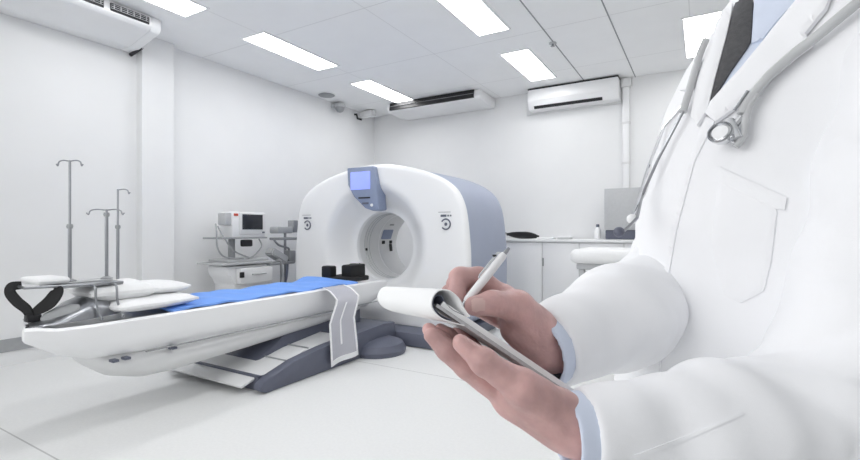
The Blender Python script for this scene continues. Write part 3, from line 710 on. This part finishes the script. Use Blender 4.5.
# --- body: hands, forearms, neck and head
def dirn(a, b_): v = np.asarray(b_) - np.asarray(a); return v / np.linalg.norm(v)
def hand_l(P):
    w = at(577, 428, .462); w0 = w + (EL - w) * .10
    mc = [at(509, 399, .468), at(503, 391, .489), at(503, 384, .510), at(505, 379, .528)]
    f = chain(P, [w0 + dirn(w, w0) * .09, w0, w], [.036, .029, .027], .02)
    for i, m_ in enumerate(mc): f = smin(f, cone(P, w + (m_ - mc[1]) * .22, m_, .022, (.0165, .016, .015, .0135)[i]), .012)
    f = smin(f, cone(P, at(560, 425, .462), at(515, 400, .475), .022, .017), .012)
    fi = [[mc[0], at(466, 368, .472), at(446, 350, .475), at(431, 335, .478)], [mc[1], at(459, 357, .498), at(441, 340, .502), at(429, 330, .506)],
          [mc[2], at(464, 350, .522), at(449, 337, .528), at(440, 330, .532)], [mc[3], at(472, 347, .545), at(462, 338, .55), at(455, 333, .554)]]
    for i, c in enumerate(fi):
        q = [.0135, .0112, .0102, .0078]; q = [v * (1, 1.0, .96, .86)[i] for v in q]
        g = chain(P, c, q, .004)
        g = np.minimum(g, ell(P, c[1], [q[1] * 1.06] * 3))
        f = smin(f, g, .005)
    # thumb along the near edge of the pad
    th = [at(556, 407, .456), at(523, 388, .445), at(484, 362, .446), at(461, 343, .452)]
    f = smin(f, chain(P, th[:2], [.019, .0185], .01), .016)
    f = smin(f, chain(P, th[1:], [.0165, .0122, .0085], .006), .006)
    f = smin(f, ell(P, th[2], [.0128] * 3), .004)
    x, y, z = P[..., 0], P[..., 1], P[..., 2]
    return f + .0006 * np.sin(210 * x + 160 * y) * np.sin(170 * y - 90 * z)
def hand_r(P):
    w = at(549, 348, .582); w0 = w + (ER - w) * .12
    f = chain(P, [w0 + dirn(w, w0) * .09, w0, w], [.038, .032, .031], .02)
    mc = [at(503, 297, .572), at(506, 303, .588), at(510, 313, .602), at(513, 326, .610)]
    for i, m_ in enumerate(mc): f = smin(f, cone(P, w + (m_ - mc[1]) * .22, m_, .0245, (.0165, .0165, .0155, .0145)[i]), .014)
    f = smin(f, cone(P, at(540, 348, .57), at(513, 330, .565), .022, .016), .014)
    fi = [[mc[0], at(478, 277, .566), at(459, 277, .558), at(456, 296, .548), at(461, 313, .540)],
          [mc[1], at(480, 284, .588), at(456, 284, .584), at(455, 302, .572), at(461, 318, .560)],
          [mc[2], at(476, 294, .606), at(450, 293, .600), at(450, 310, .588), at(460, 322, .576)],
          [mc[3], at(472, 306, .616), at(449, 300, .612), at(450, 315, .600), at(460, 326, .590)]]
    for i, c in enumerate(fi):
        q = [.0142, .0122, .0112, .0098, .0076]; q = [v * (1, 1, .96, .84)[i] for v in q]
        f = smin(f, chain(P, c, q, .006), .0035)
    th = [at(540, 330, .566), at(518, 307, .548), at(493, 303, .532), at(474, 306, .524)]
    f = smin(f, chain(P, th[:2], [.024, .0185], .01), .016)
    f = smin(f, chain(P, th[1:], [.0175, .0140, .0112], .006), .008)
    x, y, z = P[..., 0], P[..., 1], P[..., 2]
    return f + .0005 * np.sin(200 * x + 150 * y) * np.sin(160 * y - 90 * z)
HC = NB + np.array([-.02, .20, -.01]); HF = np.array([-.80, -.22, -.56]); HF /= np.linalg.norm(HF); HL = np.array([.57, 0, -.82]); HL -= HF * (HL @ HF); HL /= np.linalg.norm(HL); HU = np.cross(HL, HF); HU *= np.sign(HU[1])
HA = np.array([HL, HU, HF])
def hp(l, u, f_): return HC + HL * l + HU * u + HF * f_
def head(P):
    f = cone(P, NB + np.array([0, -.12, 0]), hp(0, -.05, -.03), .062, .055)
    h = smin(ell(P, hp(0, .03, -.015), (.075, .095, .095), HA), ell(P, hp(0, -.04, .02), (.058, .085, .068), HA), .03)
    h = smin(h, cone(P, hp(0, -.105, .062), hp(0, -.09, .03), .018, .035), .03)
    h = smin(h, cone(P, hp(0, .012, .084), hp(0, -.030, .104), .008, .013), .014)
    for s in (-1, 1):
        h = smin(h, ell(P, hp(s * .015, -.032, .092), (.010, .008, .010), HA), .006)
        h = smin(h, cone(P, hp(s * .045, .030, .066), hp(s * .012, .028, .084), .009, .010), .012)
        h = np.maximum(h, -ell(P, hp(s * .033, .010, .090), (.017, .010, .014), HA) - .0)
        h = smin(h, ell(P, hp(s * .033, .010, .070), (.014, .0125, .0125), HA), .002)
        h = smin(h, ell(P, hp(s * .077, -.005, -.012), (.010, .032, .019), HA), .006)
    h = smin(h, cone(P, hp(-.020, -.066, .079), hp(.020, -.066, .079), .006, .006), .008)
    h = smin(h, cone(P, hp(-.016, -.078, .080), hp(.016, -.078, .080), .0065, .0065), .006)
    return smin(f, h, .025)
def bb(pts, m_): pts = np.array(pts); return pts.min(0) - m_, pts.max(0) + m_
lo1, hi1 = bb([at(425, 325, .50), at(440, 340, .55), at(568, 414, .455), at(600, 440, .46), at(484, 362, .446), WL + dirn(WL, EL) * .11], .042)
lo2, hi2 = bb([at(445, 275, .58), at(449, 327, .612), at(470, 300, .52), WR + dirn(WR, ER) * .12], .042)
EL2 = EL + (SL - EL) * .10; ER2 = ER + (SR - ER) * .10
def trunk(P):
    f = head(P)
    f = smin(f, tor(P, -.035), .03)
    f = smin(f, chain(P, [NB - [0, .10, 0], SL - [.02, .02, 0], EL2, WL + (EL - WL) * .12], [.05, .045, .038, .027], .03), .03)
    return smin(f, chain(P, [NB - [0, .10, 0], SR - [-.02, .02, 0], ER2, WR + (ER - WR) * .12], [.05, .042, .036, .028], .03), .03)
body, _, _ = solid('body', [(trunk, np.array([.10, -.64, .40]), np.array([.80, .80, .96]), .0062)], ['skin', 'nail'], doc)
parts_ = [solid('hand', [(hand_l, lo1, hi1, .0019)], ['skin', 'nail'], doc), solid('hand', [(hand_r, lo2, hi2, .0019)], ['skin', 'nail'], doc)]
body['label'] = 'hands, neck and face with light skin'
# fingernail: faces of the same surface
hnd, bv_, bf_ = parts_[1]
cen = bv_[bf_].mean(1)
def nail(p, ax, up, rl, rw):
    ax = ax / np.linalg.norm(ax); up = up - ax * (up @ ax); up /= np.linalg.norm(up); sd = np.cross(ax, up)
    q = cen - p; ok = ((q @ ax / rl) ** 4 + (q @ sd / rw) ** 4 < 1) & (q @ up > .002) & (ln(q) < .03)
    for i in np.nonzero(ok)[0]: hnd.data.polygons[int(i)].material_index = 1
nail(at(475, 306, .524), at(474, 306, .524) - at(493, 303, .532), np.array([-.1, .25, -1]), .0075, .0075)
for q_, _, _ in parts_:                      # weld the hands onto the arms: one continuous surface
    md = body.modifiers.new('weld', 'BOOLEAN'); md.operation = 'UNION'; md.object = q_; md.solver = 'EXACT'
bpy.context.view_layer.update()
nm_ = bpy.data.meshes.new_from_object(body.evaluated_get(bpy.context.evaluated_depsgraph_get()))
body.modifiers.clear(); body.data = nm_
nm_.polygons.foreach_set('use_smooth', [True] * len(nm_.polygons))
for q_, _, _ in parts_: bpy.data.objects.remove(q_)
hair_f = lambda P: np.maximum(np.maximum(ell(P, hp(0, .040, -.025), (.083, .100, .098), HA), -((P - hp(0, 0, 0)) @ HU) + .02 - np.clip(-((P - hp(0, 0, 0)) @ HF) * 1.1, -.2, .09)), ((P - hp(0, 0, 0)) @ HF) - .055 - .0 * P[..., 0])
solid('hair', [(hair_f, HC - [.14, .14, .16], HC + [.14, .18, .16], .004)], 'hair', doc)
for s in (-1, 1):
    q = bmesh.new(); bmesh.ops.create_uvsphere(q, u_segments=16, v_segments=10, radius=.0118)
    B().add(q, Matrix.Translation(wv(hp(s * .033, .010, .0735)))).go('eye', 'paper', doc)
    q = bmesh.new(); bmesh.ops.create_uvsphere(q, u_segments=12, v_segments=8, radius=.0052)
    B().add(q, Matrix.Translation(wv(hp(s * .033, .009, .0815)))).go('iris', 'black', doc)

# --- clothes
coat_o, _, _ = solid('lab_coat', [(torso_coat, np.array([.28, -.62, .44]), np.array([.80, .42, .94]), .0062)], 'coat', doc, 2)
lo, hi = bb([SL, EL, WL], .11); lo[2] = .36; hi[0] = .79
solid('sleeve', [(slv_l, lo, hi, .0046)], 'coat', coat_o, 2)
lo, hi = bb([SR, ER, WR], .10)
solid('sleeve', [(slv_r, lo, hi, .0046)], 'coat', coat_o, 2)
shirt = None
def cuff(E, Wr, r0, r1, back, fwd):
    d = dirn(E, Wr); L = np.linalg.norm(Wr - E)
    def f(P):
        t = (P - Wr) @ d; g = cone(P, Wr - d * .08, Wr + d * .05, r1 + .003, r0); g2 = cone(P, Wr - d * .10, Wr + d * .09, r1 - .001, r0 - .006)
        return np.maximum(np.maximum(np.maximum(g, -g2), t - fwd), -back - t)
    return f
drape('sleeve_seam', [(634, 455), (690, 434), (742, 412), (743, 415), (692, 437.5), (636, 459)], slv_l, 0, .0014, 'coat', coat_o)
# shirt front, tie and collar lie in the opening of the coat
shirt = drape('shirt', [(740, -26), (735, -4), (722, 50), (711, 106), (716, 108), (742, 76), (768, 42), (806, 4), (818, -26)], torso_coat, .0005, .003, 'shirt', doc)
for (E, Wr, r0, r1) in ((EL, WL, .0385, .037), (ER, WR, .0455, .044)):
    lo, hi = bb([Wr], .085); solid('cuff', [(cuff(E, Wr, r0, r1, .05, .013), lo, hi, .0022)], 'shirt', shirt, 1)
drape('collar', [(758, -26), (757, -2), (753, 46), (764, 42), (779, 24), (800, 2), (812, -26)], torso_coat, .005, .004, 'shirt', shirt)
tie_o = drape('necktie', [(742, -22), (742, -2), (737, 10), (731, 30), (722, 64), (711.5, 104), (716, 100), (732, 74), (748, 51), (752, 44), (754, 14), (757, -6), (758, -22)], torso_coat, .004, .005, 'tie', doc)
drape('lapel', [(732, -26), (727, 2), (716, 40), (700, 84), (694, 118), (700, 128), (710, 112), (718, 80), (729, 40), (737, 6), (741, -26)], torso_coat, .004, .008, 'coat', coat_o)
drape('lapel', [(808, -26), (800, 2), (768, 40), (742, 72), (713, 104), (708, 116), (718, 124), (752, 100), (778, 76), (800, 58), (815, 47), (808, 36), (828, 12), (842, -26)], torso_coat, .004, .008, 'coat', coat_o)
drape('placket', [(706, 116), (690, 160), (672, 230), (660, 300), (655, 380), (660, 380), (665, 300), (677, 231), (695, 162), (715, 122)], torso_coat, .0, .004, 'coat', coat_o)
drape('chest_pocket', [(719, 178), (774, 205), (777, 212), (771, 262), (764, 291), (741, 303), (724, 296), (712, 240)], torso_coat, .0, .0035, 'coat', coat_o)
drape('pocket_flap', [(718, 166), (787, 198), (785, 210), (776, 209), (720, 182)], torso_coat, .002, .0022, 'coat', coat_o)
def ring_f(r0, r1, u0, u1, th):
    a = NB + [-.004, u0, -.004]; b_ = NB + [-.012, u1, -.008]
    return lambda P: np.maximum(np.maximum(np.abs(cone(P, a - (b_ - a), b_ + (b_ - a), r0, r1)) - th, P[..., 1] - b_[1]), a[1] - P[..., 1])
solid('collar_band', [(ring_f(.073, .064, -.065, .028, .0028), NB - [.12, .10, .12], NB + [.12, .06, .12], .003)], 'shirt', shirt)
solid('coat_collar', [(ring_f(.098, .080, -.075, .004, .0040), NB - [.14, .12, .14], NB + [.14, .06, .14], .004)], 'coat', coat_o)
# legs and shoes below the frame
def legs(P):
    f = None
    for s in (-1, 1):
        h_ = np.array([.515, -.30, .69]) + LAX * .09 * s; k_ = h_ + np.array([-.01, -.36, 0]); a_ = h_ + np.array([0, -.70, 0]); k_[1] = -.62; a_[1] = -1.0
        g = chain(P, [h_, k_, a_], [.085, .065, .055], .03); f = g if f is None else smin(f, g, .02)
    return np.maximum(f, -1.045 - P[..., 1])
solid('trousers', [(legs, np.array([.28, -1.06, .45]), np.array([.76, -.2, .93]), .009)], 'trouser', doc)
for s in (-1, 1):
    c = np.array([.515, -1.0, .69]) + LAX * .09 * s; c[1] = -1.03
    fw = np.array([FAX[0], 0, FAX[2]]); fw /= np.linalg.norm(fw)
    sh = lambda P, c=c, fw=fw: np.maximum(chain(P, [c - fw * .05, c + fw * .08, c + fw * .17 - np.array([0, .012, 0])], [.046, .044, .036], .02), -1.0795 - P[..., 1])
    lo, hi = bb([c - fw * .05, c + fw * .17], .06); solid('shoe', [(sh, lo, hi, .006)], 'shoe', doc)

# --- notepad, pen
PA = at(441, 305, .482); PBv = at(579, 398, .485) - PA; PLn = np.linalg.norm(PBv); PL = PBv / PLn
PW = np.array([0, -.25, 1.0]); PW -= PL * (PW @ PL); PW /= np.linalg.norm(PW)
PN = np.cross(PL, PW); PN *= np.sign(PN[1])
PWID = .112
CW = at(384, 298, .590) - PA; CW /= np.linalg.norm(CW)                # the loose pages curl over askew
pad = empty('notepad', tuple(world(PA)), 'white notepad with its top pages curled over, held in the left hand', 'notepad')
def pp(l, w_, n_): return wv(PA + PL * l + PW * w_ + PN * n_)
b = B(); b.loft([[pp(l, 0, -.001), pp(l, PWID, -.001), pp(l, PWID, .0045), pp(l, 0, .0045)] for l in (0.0, PLn * .33, PLn * .66, PLn)]); b.go('page_block', 'paper', pad, False)
b = B(); b.loft([[pp(l, -.0015, -.0045), pp(l, PWID + .001, -.0045), pp(l, PWID + .001, -.001), pp(l, -.0015, -.001)] for l in (-.004, PLn * .5, PLn + .003)]); bo = b.go('backing_board', 'paperedge', pad, False)
def curl(name, prof, th, m, w0, w1):
    prof = spline([(a, b_, 0) for a, b_ in prof], 8); secs = []
    nrm = []
    for i in range(len(prof)):
        d = prof[min(i + 1, len(prof) - 1)] - prof[max(i - 1, 0)]; nrm.append(Vector((-d.y, d.x, 0)).normalized())
    for j in range(9):
        w_ = w0 + (w1 - w0) * j / 8; sc = 1 - .10 * j / 8
        cc = lambda l, n_: wv(PA + PL * l + CW * w_ + PN * n_)
        secs.append([cc(p.x * sc, p.y * sc) for p in prof] + [cc((p.x + n.x * th) * sc, (p.y + n.y * th) * sc) for p, n in list(zip(prof, nrm))[::-1]])
    B().loft(secs).go(name, m, pad)
curl('curled_pages', [(.030, .006), (.020, .010), (.010, .0155), (-.003, .0165), (-.012, .011), (-.0140, .001), (-.009, -.0085), (.003, -.0125), (.016, -.0105), (.030, -.0055)], .0012, 'paper', -.004, .122)
curl('curled_cover', [(.026, .005), (.013, .003), (.003, .005), (-.005, .0085), (-.0102, .004), (-.007, -.005), (.003, -.0090), (.018, -.0075)], .0008, 'slate', .0, .11)
P0 = at(461, 308, .531); P1 = at(509, 248, .545)
def pen_at(s): return P0 + (P1 - P0) * s
pen = empty('pen', tuple(world(P0)), 'slim silver-white pen held in the right hand above the notepad', 'pen')
b = B(); b.tube([wv(pen_at(s)) for s in (.10, .14, .5, .86, .90)], [.0038, .0048, .0052, .0048, .0036], 16); b.go('barrel', 'white', pen)
b = B(); b.tube([wv(pen_at(s)) for s in (-.08, .0, .10)], [.0007, .0016, .0037], 14); b.go('tip', 'steel', pen)
b = B(); b.tube([wv(pen_at(s)) for s in (.90, .94, 1.0)], [.0026, .0026, .0018], 12); b.go('plunger', 'steel', pen)
sd = np.cross(P1 - P0, [0, 0, 1.]); sd /= np.linalg.norm(sd)
sd = sd * np.sign(-sd[0]) * .0068
b = B(); b.tube([wv(pen_at(.88) + sd * .55), wv(pen_at(.86) + sd), wv(pen_at(.48) + sd), wv(pen_at(.44) + sd * .8)], .0013, 8); b.go('clip', 'chrome', pen)
b = B(); b.lathe([(.0025, -.001), (.0025, .001)], wv(pen_at(.80) + sd * 1.15), (0, 0, 1), 10); b.go('rivet', 'black', pen)

# --- stethoscope over both shoulders
st = empty('stethoscope', tuple(world(at(735, 130, .58))), 'grey stethoscope hanging round the neck over the white coat', 'stethoscope')
def lay(pts, off):
    px = [p[0] for p in pts]; py = [p[1] for p in pts]; P, N = march(torso_coat, px, py)
    return [wv(p + n * off) for p, n in zip(P, N)]
def sp2(pts, k=5): return [(v.x, v.y) for v in spline([(a, b_, 0) for a, b_ in pts], k)]
B().tube(lay(sp2([(905, -30), (880, -4), (852, 18), (822, 42), (795, 62), (770, 84), (752, 106), (745, 120)]), .0155), .0062, 12).go('tubing', 'tube', st)
B().tube(lay(sp2([(760, 100), (752, 112), (748, 128), (746, 142), (739, 152)]), .0155), [.0045] * 21, 10).go('tubing', 'tube', st)
P, N = march(torso_coat, [728], [142]); c = P[0] + N[0] * .024
ax = np.array([-.74, .36, -.56])
cp_ = empty('chest_piece', (0, 0, 0), '', 'x') if False else None
hd = B(); hd.lathe([(.004, -.014), (.010, -.011), (.0135, -.004), (.0150, .002), (.0150, .005), (.0135, .006)], wv(c), Vector(ax @ BASIS), 32); hd = hd.go('chest_piece', 'chrome', st)
B().lathe([(.0133, .0052), (.009, .0062), (.001, .0064)], wv(c), Vector(ax @ BASIS), 28).go('diaphragm', 'white', hd)
B().lathe([(.0136, .0045), (.0152, .0065), (.0138, .0078), (.0130, .006)], wv(c), Vector(ax @ BASIS), 32).go('rim', 'steel', hd)
e1 = lay([(745, 122)], .0155)[0]
B().tube([wv(c) - Vector(ax @ BASIS).normalized() * .010, (wv(c) - Vector(ax @ BASIS).normalized() * .012 + e1) / 2, e1], [.0055, .0055, .0045], 12).go('stem', 'chrome', hd)
B().tube(lay([(733, 128), (738, 139), (741, 146)], .018), .0075, 12).go('connector', 'chrome', st)
B().tube(lay(sp2([(752, 98), (746, 107), (739, 117)]), .020), .002, 8).go('spring', 'steel', st)
# far side: tubing, then the two metal ear tubes hanging down the chest
B().tube(lay(sp2([(712, 46), (706, 60), (698, 86), (689, 116)]), .014), .0052, 12).go('tubing', 'tube', st)
def hang(pts): return [wv(at(*p)) for p in pts]
Pm, Nm = march(torso_coat, [689, 668, 652], [116, 160, 198])
B().tube([wv(Pm[0] + Nm[0] * .014)] + [wv(p + n * .016) for p, n in zip(Pm[1:], Nm[1:])] + hang([(637, 218, .66), (625, 230, .655), (620, 231, .65)]), .0022, 8).go('ear_tube', 'steel', st)
B().tube([wv(Pm[0] + Nm[0] * .014)] + hang([(682, 106, .70), (664, 127, .72), (648, 168, .71), (636, 208, .70), (632, 217, .69)]), .0022, 8).go('ear_tube', 'chrome', st)
for p, m_ in (((632, 219, .69), 'white'), ((619, 232, .65), 'slate')):
    q = bmesh.new(); bmesh.ops.create_uvsphere(q, u_segments=16, v_segments=10, radius=.0075); B().add(q, Matrix.Translation(wv(at(*p)))).go('ear_tip', m_, st)
drape('collar_point', [(683, 92), (700, 70), (708, 60), (703, 78), (692, 92)], torso_coat, .004, .005, 'coat', coat_o)
